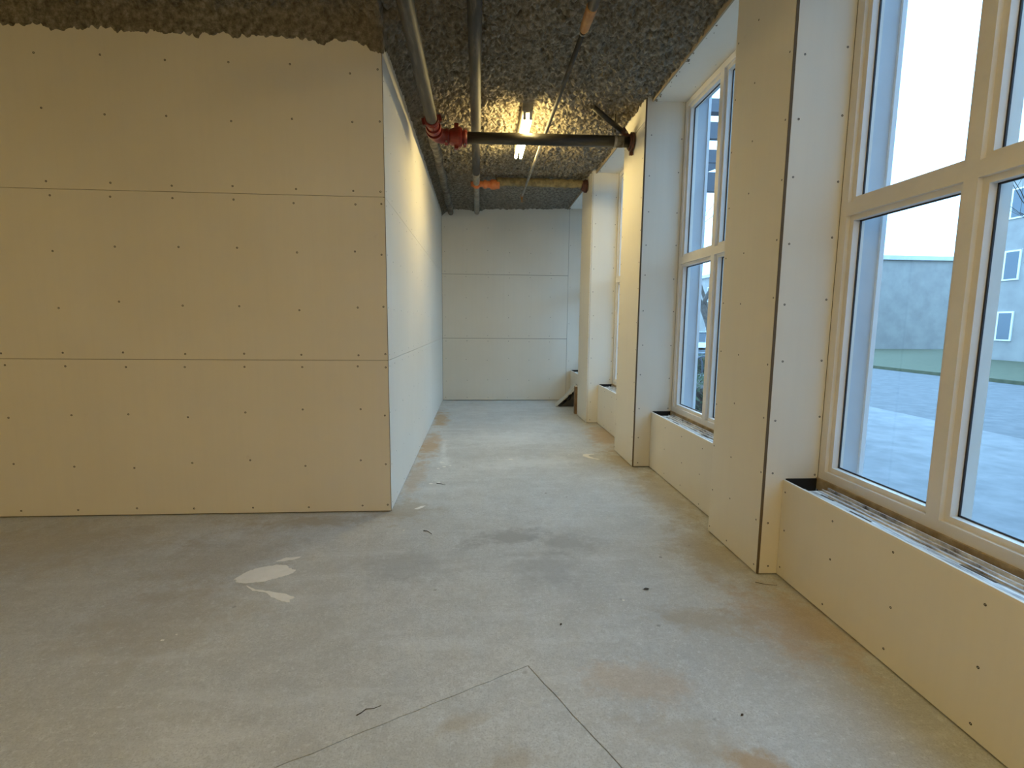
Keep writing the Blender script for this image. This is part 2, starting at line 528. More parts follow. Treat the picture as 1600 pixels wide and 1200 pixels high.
# passage wall (plane x = XL, faces +X)
wl = MB().box(XL - T - 0.09, XL - T, YF + T + 0.002, YB + 0.1, 0.0, 3.78).build('wall_left', M_CORE)
tagit(wl, 'long drywall side of the passage lit by the ceiling lamp', 'wall', 'structure')
studs = [YF + 0.05] + [YF + 0.3 + 0.406 * i for i in range(15)]
for i, (z0, z1) in enumerate(((0.008, SH), (SH, 2 * SH), (2 * SH, 3.70))):
    for a0, a1 in ((YF + 0.0075, 7.55), (7.55, YB)):
        sheet(wl, 'x', XL, a0, a1, z0, z1, 1, studs, (0, 0.33, 0.66, 1), r=0.004)
# thin brown paper edge of the sheets at the outside corner
MB().box(XL - T, XL - 0.0015, YF + 0.001, YF + 0.009, 0.008, 3.70).build('corner_edge', M_CORNER, wl, label='dark cut paper edge')

# end wall (plane y = YB, faces -Y)
we = MB().box(XL - 0.1, XO - 0.2, YB + 0.06, YB + 0.16, 0.0, 3.80).build('wall_back', M_CORE)
tagit(we, 'end wall of the passage with three stacked drywall sheets', 'wall', 'structure')
studs = [XL + 0.06 + 0.406 * i for i in range(7)]
XE = 1.731
for i, (z0, z1) in enumerate(((0.008, SH), (SH, 2 * SH), (2 * SH, 3.74))):
    sheet(we, 'y', YB, XL, XE, z0, z1, -1, studs, (0, 0.33, 0.66, 1), r=0.006, gap=0.003)
sheet(we, 'y', YB + 0.02, XE + 0.004, XW, 0.008, 3.74, -1, [XE + 0.05, XW - 0.03], (0, 0.2, 0.4, 0.6, 0.8, 1), r=0.005, name='reveal_panel')

# walls behind the camera, closing the room
wb = MB().box(ROOM_X0, XO, ROOM_Y0 - 0.1, ROOM_Y0, 0.0, 3.8).build('wall_rear', M_DRY)
tagit(wb, 'plain drywall across the rear of the unit', 'wall', 'structure')
ws = MB().box(ROOM_X0 - 0.1, ROOM_X0, ROOM_Y0 - 0.1, YF + 0.1, 0.0, 3.8).build('wall_side', M_DRY)
tagit(ws, 'plain drywall along the side of the unit opposite the windows', 'wall', 'structure')

# ------------------------------------------------------------------ window wall
wr = empty('wall_right', (XK, 0, 0))
tagit(wr, 'outer wall with low drywall knee walls and soffits between the pillars', 'wall', 'structure')


def wr_build(mb, name, m, parent=None):
    o = local(mb, (XK, 0, 0)).build(name, m, parent or wr)
    return o


wr_build(MB().box(1.70, XO, ROOM_Y0, 0.46, 0.0, 4.6), 'solid_bay', M_DRY)
wr_build(MB().box(XW + 0.01, XO, 0.46, YB + 0.3, ZS + 0.02, 4.6), 'header', M_CLAD)
for k, (b0, b1) in enumerate(BAYS):
    wr_build(MB().box(XK + T + 0.05, XO, b0, b1 + (0.02 if k == 3 else 0), -0.10, ZK - 0.12), 'spandrel', M_CLAD)
    # knee wall sheet: paper face, white gypsum edge on top
    kn = MB().box(XK, XK + T, b0 + 0.003, b1 - 0.003, 0.010, ZK - 0.012)
    kn = wr_build(kn, 'knee_panel', M_DRY)
    edge = MB().box(-0.0005, T, b0 + 0.003, b1 - 0.003, ZK - 0.012, ZK)
    edge.build('panel_edge', M_GYPSUM, kn)
    pts = []
    for s in np.arange(b0 + 0.04, b1 - 0.02, 0.40):
        for z in (0.06, 0.30, 0.53): pts.append((0.0, s + jit(0.02), z + jit(0.02)))
    screws(kn, pts, (-1, 0, 0))
    # soffit
    sf = wr_build(MB().box(1.712, XW + 0.02, b0 + 0.002, b1 - 0.002, ZS, ZS + T), 'soffit_panel', M_DRY)
    MB().box(1.712 - XK - 0.014, 1.712 - XK, b0 + 0.002, b1 - 0.002, ZS - 0.010, ZS + T + 0.03).build('soffit_edge', M_EDGE, sf)
    pts = [(x, y + jit(0.03), ZS) for y in np.arange(b0 + 0.1, b1, 0.42) for x in (1.76 - XK, 1.99 - XK)]
    screws(sf, pts, (0, 0, -1), 0.0045)

# pillars
PL = ['drywall clad pillar beside the bay with the widest view of the street', 'broad drywall clad pillar with a vertical row of screws down its face',
      'drywall clad pillar that the black cross pipe runs into', 'drywall clad pillar with the brown plank standing behind it']
for k, (p0, p1, xp) in enumerate(PILLARS):
    pe = MB().box(xp + T, XW + 0.02, p0 + T + 0.001, p1 - T - 0.001, 0.0, 3.80).build('pillar', M_CORE)
    tagit(pe, PL[k], 'pillar', 'structure')
    rows = (0, 0.085, 0.17, 0.26, 0.35, 0.44, 0.53, 0.62, 0.71, 0.80, 0.9, 1)
    zt = 3.50 if k == 2 else 3.745
    sheet(pe, 'x', xp, p0 + (0.005 if k < 2 else 0.0035 if k == 2 else 0.002), p1 - 0.002, 0.008, zt, -1, [p0 + 0.03, p1 - 0.03] + ([0.5 * (p0 + p1) + 0.05] if k == 1 else []), rows, r=0.0055)
    if k == 2: sheet(pe, 'x', xp, p0 + (0.005 if k < 2 else 0.0035 if k == 2 else 0.002), p1 - 0.002, zt + 0.002, 3.745, -1)
    if k == 1:      # joint between the two narrow sheets of the broad pillar face
        pass
    if k < 3: MB().box(xp + 0.0015, xp + 0.017, p0 + 0.0015, p0 + (0.0065 if k < 2 else 0.005), 0.008, 3.745).build('corner_edge', M_CORNER, pe, label='dark cut paper edge')
    for face, sg in ((p0, -1), (p1, 1)):
        sheet(pe, 'y', face, xp + 0.0145, XW, 0.008, 3.745, sg, [xp + 0.06, XW - 0.03], rows, r=0.0062, name='reveal_panel')
    # outside cladding of the pier
    ck = MB().box(XW + 0.10, XO, p0 - 0.045, p1 + 0.045, -0.1, 3.75).build('pier_cladding', M_CLAD, pe)
    tm = MB()
    for yy in (p0 - 0.047, p1 + 0.047): tm.box(XO - 0.002, XO + 0.024, yy - 0.012, yy + 0.012, -0.1, 3.75)
    tm.build('cladding_trim', M_CLADTRIM, ck)

# ------------------------------------------------------------------ windows
WL = ['tall white four-pane window between the first pillar and the broad pillar', 'tall white four-pane window past the broad pillar, its far panes and sill in view',
      'tall white four-pane window past the pillar that carries the black pipe', 'tall white four-pane window beside the end wall of the passage']
for k, (b0, b1) in enumerate(BAYS):
    y0, y1 = b0 + 0.002, b1 - 0.002
    if k == 3: y1 = b1 + 0.005
    zb, zt = 0.612, ZS - 0.004
    L0 = (XW, 0.5 * (y0 + y1), zb)
    w = empty('window_%d' % (k + 1), L0)
    tagit(w, WL[k], 'window', 'structure')
    ym = y1 - 0.757
    fr_ = MB()
    fw_ = 0.052
    fr_.box(XW, XW + 0.11, y0, y0 + fw_, zb, zt).box(XW, XW + 0.11, y1 - fw_, y1, zb, zt)
    fr_.box(XW, XW + 0.11, y0 + fw_, y1 - fw_, zt - fw_, zt).box(XW, XW + 0.11, y0 + fw_, y1 - fw_, zb, zb + fw_)
    local(fr_, L0).build('window_frame', M_FRAME, w)
    local(MB().box(XW - 0.001, XW + 0.11, ym - 0.032, ym + 0.032, zb + 0.03, zt - 0.03).box(XW + 0.11, XW + 0.16, ym - 0.028, ym + 0.028, zb, zt), L0).build('mullion', M_FRAME, w)
    local(MB().box(XW - 0.002, XW + 0.11, y0 + 0.03, y1 - 0.03, 2.122, 2.190), L0).build('transom', M_FRAME, w)
    for a0, a1 in ((y0 + fw_, ym - 0.032), (ym + 0.032, y1 - fw_)):
        for c0, c1 in ((zb + fw_, 2.122), (2.190, zt - fw_)):
            s = 0.028
            sash = MB()
            xa, xb = XW + 0.022, XW + 0.085
            sash.box(xa, xb, a0, a0 + s, c0, c1).box(xa, xb, a1 - s, a1, c0, c1).box(xa, xb, a0 + s, a1 - s, c0, c0 + s).box(xa, xb, a0 + s, a1 - s, c1 - s, c1)
            sash = local(sash, L0).build('sash', M_FRAME, w)
            gk = MB()
            g = 0.007
            xa, xb = XW + 0.058, XW + 0.066
            gk.box(xa, xb, a0 + s, a0 + s + g, c0 + s, c1 - s).box(xa, xb, a1 - s - g, a1 - s, c0 + s, c1 - s).box(xa, xb, a0 + s, a1 - s, c0 + s, c0 + s + g).box(xa, xb, a0 + s, a1 - s, c1 - s - g, c1 - s)
            local(gk, L0).build('gasket', M_GASKET, sash)
            local(MB().add([(XW + 0.062, a0 + s, c0 + s), (XW + 0.062, a1 - s, c0 + s), (XW + 0.062, a1 - s, c1 - s), (XW + 0.062, a0 + s, c1 - s)], [(0, 1, 2, 3)]), L0).build('glass_pane', M_GLASS, sash)
    # raw sill: wood blocking, steel stud track, black strips painting the shade in its end gap
    local(MB().box(XW - 0.012, XW + 0.06, y0, y1, ZK - 0.055, zb), L0).build('sill_blocking', M_BLOCK, w)
    tk = MB()
    ya, yb_ = y0 + 0.004, y1 - 0.17
    tk.box(XK + T + 0.003, XW - 0.055, ya, yb_, ZK - 0.030, ZK - 0.012)
    tk.box(XK + T + 0.003, XK + T + 0.007, ya, yb_, ZK - 0.012, ZK - 0.001)
    tk.box(XW - 0.060, XW - 0.055, ya, yb_, ZK - 0.012, ZK + 0.004)
    tk.box(XK + 0.085, XK + 0.092, ya, yb_ - 0.1, ZK - 0.012, ZK - 0.004)
    tk.box(XK + 0.120, XK + 0.125, ya + 0.2, yb_, ZK - 0.012, ZK - 0.002)
    tk = local(tk, L0).build('sill_track', M_TRACK, w)
    slots = MB()
    for q in range(5):
        yy = ya + (0.13 + 0.19 * q) * (yb_ - ya)
        slots.box(XK + 0.045 + 0.02 * (q % 3), XK + 0.056 + 0.02 * (q % 3), yy, yy + 0.10 + 0.04 * (q % 2), ZK - 0.0125, ZK - 0.0108)
    local(slots, L0).build('slot', M_CORE, tk)
    local(MB().box(XK + T + 0.002, XW - 0.012, y0, y1, ZK - 0.115, ZK - 0.10).box(XK + T + 0.001, XW - 0.013, y1 - 0.010, y1 - 0.001, ZK - 0.10, ZK + 0.007), L0).build('sill_gap_shade', M_VOID, w)


# ================================================================== ceiling
def vnoise(x, y, seed):
    """smooth value noise on arrays"""
    rng = np.random.default_rng(seed)
    tab = rng.random((256, 256))
    xi, yi = np.floor(x).astype(int), np.floor(y).astype(int)
    xf, yf_ = x - xi, y - yi
    u, v = xf * xf * (3 - 2 * xf), yf_ * yf_ * (3 - 2 * yf_)
    a, b = tab[xi & 255, yi & 255], tab[(xi + 1) & 255, yi & 255]
    c_, d = tab[xi & 255, (yi + 1) & 255], tab[(xi + 1) & 255, (yi + 1) & 255]
    return (a * (1 - u) + b * u) * (1 - v) + (c_ * (1 - u) + d * u) * v


ZC = 3.715


def ceil_z(X, Y):
    n = 0.018 * (vnoise(X / 0.034, Y / 0.028, 1) - 0.5) * 2 + 0.015 * (vnoise(X / 0.019 + 9, Y / 0.019, 2) - 0.5) * 2
    n += 0.012 * (vnoise(X / 0.22, Y / 0.22, 3) - 0.5) * 2 + 0.018 * (vnoise(X / 0.9, Y / 0.9, 4) - 0.5)
    ridg = np.abs(vnoise(X / 0.055 + 3, Y / 0.03, 5) - 0.5) * 2
    n += 0.024 * (1 - ridg) ** 3
    smooth = np.clip((Y - 7.7) / 0.25, 0, 1) * 0.55      # finer finish past the second cross pipe
    z = ZC + n * (1 - smooth)
    wob = 0.02 * vnoise(X / 0.12, Y / 0.12, 6)
    # build-up of spray along the tops of the walls
    dl = np.where(Y > YF - 0.02, X - XL, 9.0)
    z -= (0.125 + wob) * np.exp(-np.clip(dl, 0, 9) / 0.10)
    z -= (0.07 + wob) * np.exp(-np.abs(Y - YF) / 0.05) * (X < XL + 0.01)
    z -= 0.08 * np.exp(-((X - XL) / 0.13) ** 2 - ((Y - YF) / 0.2) ** 2) * (X < XL + 0.01)
    ramp = np.clip((X - XL) / 2.4, 0, 1)
    z -= (0.085 - 0.065 * ramp + wob) * np.exp(-np.clip(YB - Y, 0, 9) / 0.07)
    z -= 0.06 * np.exp(-((X + 0.05) / 0.10) ** 2 - ((Y - YB) / 0.10) ** 2)
    # brown fringe just before the soffit edges
    z -= 0.015 * np.exp(-np.clip(1.73 - X, 0, 9) / 0.03)
    return z


def ceil_grid(x0, x1, y0, y1, step, name, parent=None):
    nx, ny = int(round((x1 - x0) / step)) + 1, int(round((y1 - y0) / step)) + 1
    gx, gy = np.linspace(x0, x1, nx), np.linspace(y0, y1, ny)
    X, Y = np.meshgrid(gx, gy)
    Z = ceil_z(X, Y)
    co = np.stack([X, Y, Z], -1).reshape(-1, 3)
    i = np.arange(nx * ny).reshape(ny, nx)
    q = np.stack([i[:-1, :-1], i[1:, :-1], i[1:, 1:], i[:-1, 1:]], -1).reshape(-1, 4)
    me = bpy.data.meshes.new(name)
    me.vertices.add(len(co))
    me.vertices.foreach_set('co', co.ravel())
    me.loops.add(q.size)
    me.loops.foreach_set('vertex_index', q.ravel())
    me.polygons.add(len(q))
    me.polygons.foreach_set('loop_start', np.arange(0, q.size, 4))
    me.polygons.foreach_set('use_smooth', np.zeros(len(q), bool))
    me.update(calc_edges=True)
    me.validate()
    me.materials.append(M_CEIL)
    return link(name, me, parent)


ceiling = ceil_grid(XL - 0.01, 1.738, 2.9, YB + 0.03, 0.0095, 'ceiling')
tagit(ceiling, 'rough grey brown ceiling of sprayed insulation', 'ceiling', 'structure')
ceil_grid(-4.6, XL - 0.01, 2.9, YF + 0.02, 0.014, 'insulation_layer', ceiling)
ceil_grid(ROOM_X0, 1.738, ROOM_Y0, 2.9, 0.06, 'insulation_layer', ceiling)
ceil_grid(ROOM_X0, -4.6, 2.9, YF + 0.02, 0.06, 'insulation_layer', ceiling)
MB().box(ROOM_X0 - 0.1, XO, ROOM_Y0 - 0.1, YB + 0.3, 3.80, 3.95).build('deck', M_CORE, ceiling)


# ================================================================== lamps
def lamp(loc, label, tube=None):
    r = empty('fluorescent_lamp', loc)
    tagit(r, label, 'lamp', group=None)
    H = 0.60
    # channel body with bevelled underside
    b = MB()
    prof = [(-0.052, 0.16), (-0.052, 0.075), (-0.040, 0.052), (0.040, 0.052), (0.052, 0.075), (0.052, 0.16)]
    n = len(prof)
    b.add([(x, y, z) for y in (-H, H) for x, z in prof],
          [(i, i + 1, n + i + 1, n + i) for i in range(n - 1)] + [(n - 1, 0, n, 2 * n - 1), tuple(range(n)), tuple(reversed(range(n, 2 * n)))])
    b.build('channel', M_LAMP, r)
    for sx in (-0.031, 0.031):
        tb = MB().sweep([(sx, -H + 0.012, 0), (sx, H - 0.012, 0)], 0.0165, 16).build('tube', tube or M_TUBE, r)
        for sy in (-1, 1): MB().lathe((sx, sy * (H - 0.013), 0), (0, sy, 0), [(0, 0.0168), (0.009, 0.0168), (0.009, 0.003), (0.014, 0.003)], 12).build('end_cap', M_BOLT, tb)
        for sy in (-1, 1):
            MB().box(sx - 0.013, sx + 0.013, sy * (H - 0.001), sy * (H + 0.018), -0.018, 0.062).build('socket', M_SOCKET, r)
    return r


lamp((0.487, 5.865, 3.553), 'lit twin-tube fluorescent lamp on the ceiling behind the black cross pipe')
lamp((0.35, -1.0, 3.553), 'lit twin-tube fluorescent lamp over the open end of the room, towards the windows', M_TUBE_ROOM)
lamp((-2.6, -1.0, 3.553), 'lit twin-tube fluorescent lamp over the open end of the room, towards the partition', M_TUBE_ROOM)
lamp((-2.6, -3.8, 3.553), 'lit twin-tube fluorescent lamp over the rear of the room', M_TUBE_ROOM)


# ================================================================== pipes
def coupling(parent, origin, axis, r, w, m, lug=(0, 0, 1), name='coupling'):
    """grooved pipe coupling: ribbed ring of two halves with a bolt pad on each side"""
    o, ax, lg = Vector(origin), Vector(axis).normalized(), Vector(lug).normalized()
    mb = MB().lathe(o - ax * w / 2, ax, [(0, r * 0.92), (0, r * 1.10), (w * 0.14, r * 1.22), (w * 0.30, r * 1.22), (w * 0.36, r * 1.30), (w * 0.64, r * 1.30), (w * 0.70, r * 1.22), (w * 0.86, r * 1.22), (w, r * 1.10), (w, r * 0.92)], 22)
    for s in (-1, 1):
        mb.bar(o + lg * s * r * 1.15, o + lg * s * r * 1.62, w * 0.75, w * 0.62, ax)
    c_ = mb.build(name, m, parent)
    side = ax.cross(lg).normalized()
    for s in (-1, 1):
        p = o + lg * s * r * 1.45
        bt = MB().sweep([p - side * w * 0.62, p + side * w * 0.62], w * 0.10, 8)
        for q in (-1, 1): bt.lathe(p + side * q * w * 0.42, side * q, [(0, w * 0.20), (w * 0.18, w * 0.20)], 6)
        bt.build('bolt', M_BOLT, c_)
    return c_


Rp = 0.0575
# --- fire main: pipe along the passage, red elbow, black pipe across to the pillar
L0 = (-0.445, 5.467, 3.415)
YX = 5.467
fm = empty('sprinkler_main', L0)
tagit(fm, 'sprinkler main turning through red fittings into a black cross pipe', 'pipe')
zx = 0.0
p1x = 0.0
MB().sweep([(p1x + 0.012, -4.6, zx), (p1x, -0.46, zx)], Rp * 0.93, 24).build('pipe', M_STEEL, fm, label='dusty dark steel pipe along the ceiling')
coupling(fm, (p1x, -0.43, zx), (0, 1, 0), Rp, 0.075, M_RED, (1, 0, 0.25))
MB().lathe((p1x, -0.395, zx), (0, 1, 0), [(0, 0.058), (0.10, 0.058), (0.10, 0.072), (0.135, 0.078), (0.17, 0.074), (0.17, 0.062), (0.215, 0.062), (0.215, 0.080), (0.255, 0.080), (0.255, 0.066)], 24).build('pipe_nipple', M_RED, fm)
# elbow
ER = 0.115
pts, rad = [], []
for i in range(15):
    a = math.pi / 2 * i / 14
    pts.append((p1x + ER - ER * math.cos(a), -ER + ER * math.sin(a) - 0.02, zx))
    rad.append(0.068 + 0.006 * math.sin(2 * a))
pts = [(p1x, -ER - 0.05, zx)] + pts + [(p1x + ER + 0.03, -0.02, zx)]
rad = [0.072] + rad + [0.070]
MB().sweep(pts, rad, 24).build('elbow', M_RED, fm)
coupling(fm, (p1x + ER + 0.0, -0.018, zx), (1, 0, 0), 0.062, 0.05, M_RED, (0, 0.55, 1))
# reducer body flaring to its ridge, then the end coupling
MB().lathe((p1x + ER + 0.02, -0.015, zx), (1, 0, 0), [(0, 0.066), (0.02, 0.078), (0.05, 0.086), (0.09, 0.094), (0.105, 0.100), (0.125, 0.100), (0.125, 0.090), (0.14, 0.086), (0.14, 0.066)], 26).build('reducer', M_RED, fm)
MB().bar((p1x + ER + 0.10, -0.015, 0.085), (p1x + ER + 0.10, -0.015, 0.132), 0.05, 0.045, (1, 0, 0)).build('bolt_pad', M_RED, fm)
MB().bar((p1x + ER + 0.10, -0.015, -0.085), (p1x + ER + 0.10, -0.015, -0.118), 0.05, 0.045, (1, 0, 0)).build('bolt_pad', M_RED, fm)
coupling(fm, (p1x + ER + 0.185, -0.008, zx), (1, 0, 0), Rp, 0.05, M_RED, (0, 0.2, 1))
XEND = 1.6356 - L0[0]
MB().sweep([(p1x + ER + 0.15, -0.008, zx), (XEND + 0.04, 0.0, 0.018)], Rp, 28).build('cross_pipe', M_BLACK, fm, label='dusty black steel cross pipe')
MB().lathe((XEND - 0.20, 0, 0.016), (1, 0, 0), [(0, Rp + 0.0015), (0.055, Rp + 0.0015), (0.085, Rp + 0.001)], 28).build('paint_band', M_LAG, fm, label='grey oversprayed band')
MB().lathe((XEND - 0.055, 0, 0.017), (1, 0, 0), [(0, 0.062), (0, 0.076), (0.018, 0.083), (0.018, 0.094), (0.045, 0.094), (0.045, 0.070)], 26).bar((XEND - 0.024, 0, -0.085), (XEND - 0.024, 0, -0.118), 0.03, 0.035, (1, 0, 0)).build('end_flange', M_DARKRUST, fm)

# --- pipe hanger and sway brace
hx, hz = 1.432, 3.431
hg = empty('pipe_hanger', (hx, YX, hz))
tagit(hg, 'thin rod and band hanger holding the black cross pipe near the pillar', 'pipe hanger')
MB().lathe((-0.013, 0, 0), (1, 0, 0), [(0, Rp + 0.001), (0, Rp + 0.004), (0.026, Rp + 0.004), (0.026, Rp + 0.001)], 28).build('band', M_GALV, hg)
MB().sweep([(0, 0, 0.10), (0, 0, 0.285)], 0.006, 8).build('rod', M_BLACK, hg)
MB().bar((-0.016, 0, Rp), (0.0, 0, 0.115), 0.022, 0.004, (1, 0, 0)).bar((0.016, 0, Rp), (0.0, 0, 0.115), 0.022, 0.004, (1, 0, 0)).lathe((0, 0, 0.095), (0, 0, 1), [(0, 0.013), (0.02, 0.013)], 6).build('yoke', M_BLACK, hg)

br = empty('sway_brace', (1.53, YX - 0.01, 3.49))
tagit(br, 'short black sway brace slanting from the cross pipe up to the ceiling', 'pipe brace')
MB().sweep([(0.0, 0.0, 0.025), (-0.385, -0.19, 0.195)], 0.026, 12).build('strut', M_BLACK, br)
MB().bar((0.035, 0.01, -0.02), (-0.035, -0.02, 0.055), 0.055, 0.05, (0, 1, 0)).box(0.0, 0.055, -0.03, 0.03, -0.04, -0.005).build('clamp', M_DARKRUST, br, label='dark rust red clamp')
MB().lathe((0.01, -0.035, 0.02), (0, -1, 0), [(0, 0.014), (0.014, 0.014), (0.014, 0.006), (0.024, 0.006)], 6).build('bolt', M_BOLT, br)

# --- oversprayed pipe beside the passage wall, past the elbow
op = MB()
k = 60
pp, rr = [], []
for i in range(k + 1):
    y = 5.58 + (9.74 - 5.58) * i / k
    pp.append((-0.505 + 0.006 * math.sin(y * 7) - 0.012 * (y - 5.6) / 4, y, 3.565 + 0.006 * math.sin(y * 5 + 1)))
    rr.append(0.052 + random.uniform(-0.004, 0.006))
op = op.sweep(pp, rr, 18).build('insulated_pipe', M_LAG)
tagit(op, 'spray-crusted pipe running beside the passage wall to the end wall', 'pipe')

# --- straight steel pipe with orange tee and the foam-covered cross pipe
L0 = (-0.035, 7.80, 3.585)
sp = empty('straight_pipe', L0)
tagit(sp, 'straight grey steel pipe down the passage with an orange tee and foamed cross branch', 'pipe')
MB().sweep([(0.010, -6.9, 0), (0, -0.50, 0)], 0.050, 24).build('pipe', M_STEEL, sp)
MB().sweep([(0, -0.50, 0), (0, 1.955, 0)], 0.047, 24).build('pipe', M_GALV, sp, label='paler far length of pipe')
MB().lathe((0, -0.56, 0), (0, 1, 0), [(0, 0.050), (0, 0.054), (0.10, 0.054), (0.10, 0.047)], 24).build('sleeve', M_GALV, sp)
coupling(sp, (0, 0.0, -0.008), (0, 1, 0), 0.052, 0.085, M_ORANGE, (1, 0, 0.1))
MB().lathe((0.045, 0, -0.008), (1, 0, 0), [(0, 0.040), (0.06, 0.044), (0.06, 0.056), (0.075, 0.062), (0.10, 0.062), (0.115, 0.050), (0.16, 0.050), (0.16, 0.066), (0.185, 0.074), (0.23, 0.074), (0.255, 0.062), (0.30, 0.058), (0.30, 0.048)], 22).build('tee_branch', M_ORANGE, sp)
k = 40
pp = [(0.30 + (1.60 - 0.30) * i / k, 0.004 * math.sin(i), 0.004 * math.sin(i * 1.7) + 0.036) for i in range(k + 1)]
MB().sweep(pp, [0.062 + random.uniform(-0.006, 0.006) for _ in pp], 18).build('foam_covered_pipe', M_FOAM, sp, label='yellow foam covered cross pipe')
MB().lathe((1.585, 0, 0.005), (1, 0, 0), [(0, 0.05), (0.02, 0.075), (0.05, 0.085), (0.05, 0.095), (0.085, 0.095), (0.085, 0.06)], 22).build('end_flange', M_DARKRUST, sp)

# --- thin sprinkler branch
L0 = (0.722, 3.40, 3.525)
sb = empty('sprinkler_branch', L0)
tagit(sb, 'thin sprinkler branch pipe with an orange brown fitting and a head at its end', 'pipe')
MB().sweep([(0.0, 0.30, 0), (-0.015, 2.2, 0.0)], 0.0185, 14).build('pipe', M_STEEL, sb)
MB().sweep([(-0.015, 2.2, 0.0), (-0.036, 4.82, 0.004)], 0.0175, 14).build('pipe', M_GALV, sb)
MB().lathe((0.0, 0.28, 0), (0, -1, 0), [(0, 0.019), (0, 0.024), (0.02, 0.024), (0.025, 0.032), (0.26, 0.038), (0.27, 0.034)], 18).build('orange_fitting', M_RUST, sb, label='orange brown fitting')
MB().lathe((0.0, 0.315, 0), (0, -1, 0), [(0, 0.0195), (0, 0.0225), (0.014, 0.0225), (0.014, 0.0195)], 16).build('seal_ring', M_GALV, sb)
MB().sweep([(0.002, 0.03, 0), (0.012, -3.2, 0)], 0.034, 18).build('pipe', M_STEEL, sb)
sh = MB().lathe((-0.036, 4.82, 0.004), (0, 1, 0), [(0, 0.024), (0.035, 0.026), (0.05, 0.020)], 12)
sh.lathe((-0.036, 4.84, -0.015), (0, 0, -1), [(0, 0.016), (0.035, 0.016), (0.04, 0.010), (0.07, 0.007), (0.07, 0.022), (0.074, 0.022)], 12)
sh.build('sprinkler_head', M_RUST, sb)
# a small retaining clip on the branch
ck = MB().lathe((-0.024, 3.55, 0.0), (0, 1, 0), [(0, 0.0185), (0, 0.0215), (0.02, 0.0215), (0.02, 0.0185)], 12).box(-0.027, -0.021, 3.553, 3.567, 0.018, 0.14)
ck.build('pipe_clip', M_GALV, sb)

# ================================================================== loose things by the end wall
M_PLANK = speckle_mat('brown_plank_wood', (0.20, 0.11, 0.045), (0.32, 0.19, 0.085), 9, 0.7, 0.2)
M_ENDGRAIN = mat('pale_end_grain', (0.62, 0.52, 0.38), 0.8)
M_BOARD = speckle_mat('pale_board', (0.52, 0.50, 0.45), (0.60, 0.58, 0.53), 5, 0.7)
M_BAG = mat('black_plastic', (0.005, 0.005, 0.006), 0.42)

L0 = (1.655, 8.295, 0)
pk = empty('wood_plank', L0)
tagit(pk, 'short brown wooden plank standing on end behind the last pillar', 'plank')
a = math.radians(-2)
MB().box(-0.030, 0.030, -0.045, 0.055, 0.0, 0.462).build('plank_body', M_PLANK, pk)
MB().box(-0.0305, 0.0305, -0.0455, 0.0555, 0.462, 0.472).build('end_grain', M_ENDGRAIN, pk)
MB().box(-0.0325, -0.030, -0.03, -0.012, 0.0, 0.44).build('groove_strip', M_CORE, pk)

# leaning board: bottom edge on the floor, top against the knee wall
def leaning_board():
    mb = MB()
    x0, x1, h = 1.425, 1.806, 0.405
    y0, y1 = 8.98, 9.24
    n = 10
    vs = []
    for j in range(2):
        for i in range(n + 1):
            s = i / n
            sag = -0.018 * math.sin(math.pi * s)
            x = x0 + (x1 - x0) * s - sag * 0.78
            z = h * s + sag * 0.62 + 0.001
            for th in (0, 0.009):
                vs.append((x - th * 0.78, (y0, y1)[j] + 0.05 * s * (1 if j == 0 else 0), z + th * 0.62))
    m = 2 * (n + 1)
    fs = []
    for i in range(n):
        a, b = 2 * i, 2 * i + 2
        fs += [(a, b, m + b, m + a), (a + 1, m + a + 1, m + b + 1, b + 1), (a, a + 1, b + 1, b), (m + a, m + b, m + b + 1, m + a + 1)]
    fs += [(0, m, m + 1, 1), (2 * n, 2 * n + 1, m + 2 * n + 1, m + 2 * n)]
    return mb.add(vs, fs)


lb = leaning_board().build('leaning_board', M_BOARD)
tagit(lb, 'thin pale board leaning against the knee wall beside the end wall', 'board')
# crumpled black plastic under it
bag = MB()
nx, ny = 16, 10
vs, fs = [], []
for j in range(ny + 1):
    for i in range(nx + 1):
        s, q = i / nx, j / ny
        x = 1.475 + 0.30 * s
        zmax = max(0.004, (x - 1.425) * 1.03 - 0.060)
        env = math.sin(math.pi * min(1, q * 1.0)) ** 0.4 if 0 < q < 1 else 0
        z = 0.003 + (zmax - 0.003) * env * random.uniform(0.8, 0.98) * (1 if s > 0 else 0)
        vs.append((x + jit(0.004), 8.995 + 0.24 * q, z))
o_n = len(vs)
for j in range(ny):
    for i in range(nx):
        a = j * (nx + 1) + i
        fs.append((a, a + 1, a + nx + 2, a + nx + 1))
vs += [(1.475, 8.995, 0.001), (1.775, 8.995, 0.001), (1.775, 9.235, 0.001), (1.475, 9.235, 0.001)]
fs.append((o_n + 3, o_n + 2, o_n + 1, o_n))
bag.add(vs, fs)
bg_o = bag.build('plastic_bag', M_BAG)
tagit(bg_o, 'crumpled black plastic bag under the leaning board', 'bag')

# ================================================================== small litter on the floor
M_LEAF = mat('dry_leaf', (0.045, 0.032, 0.022), 0.8)
M_TWIG = mat('dry_twig', (0.07, 0.055, 0.04), 0.85)


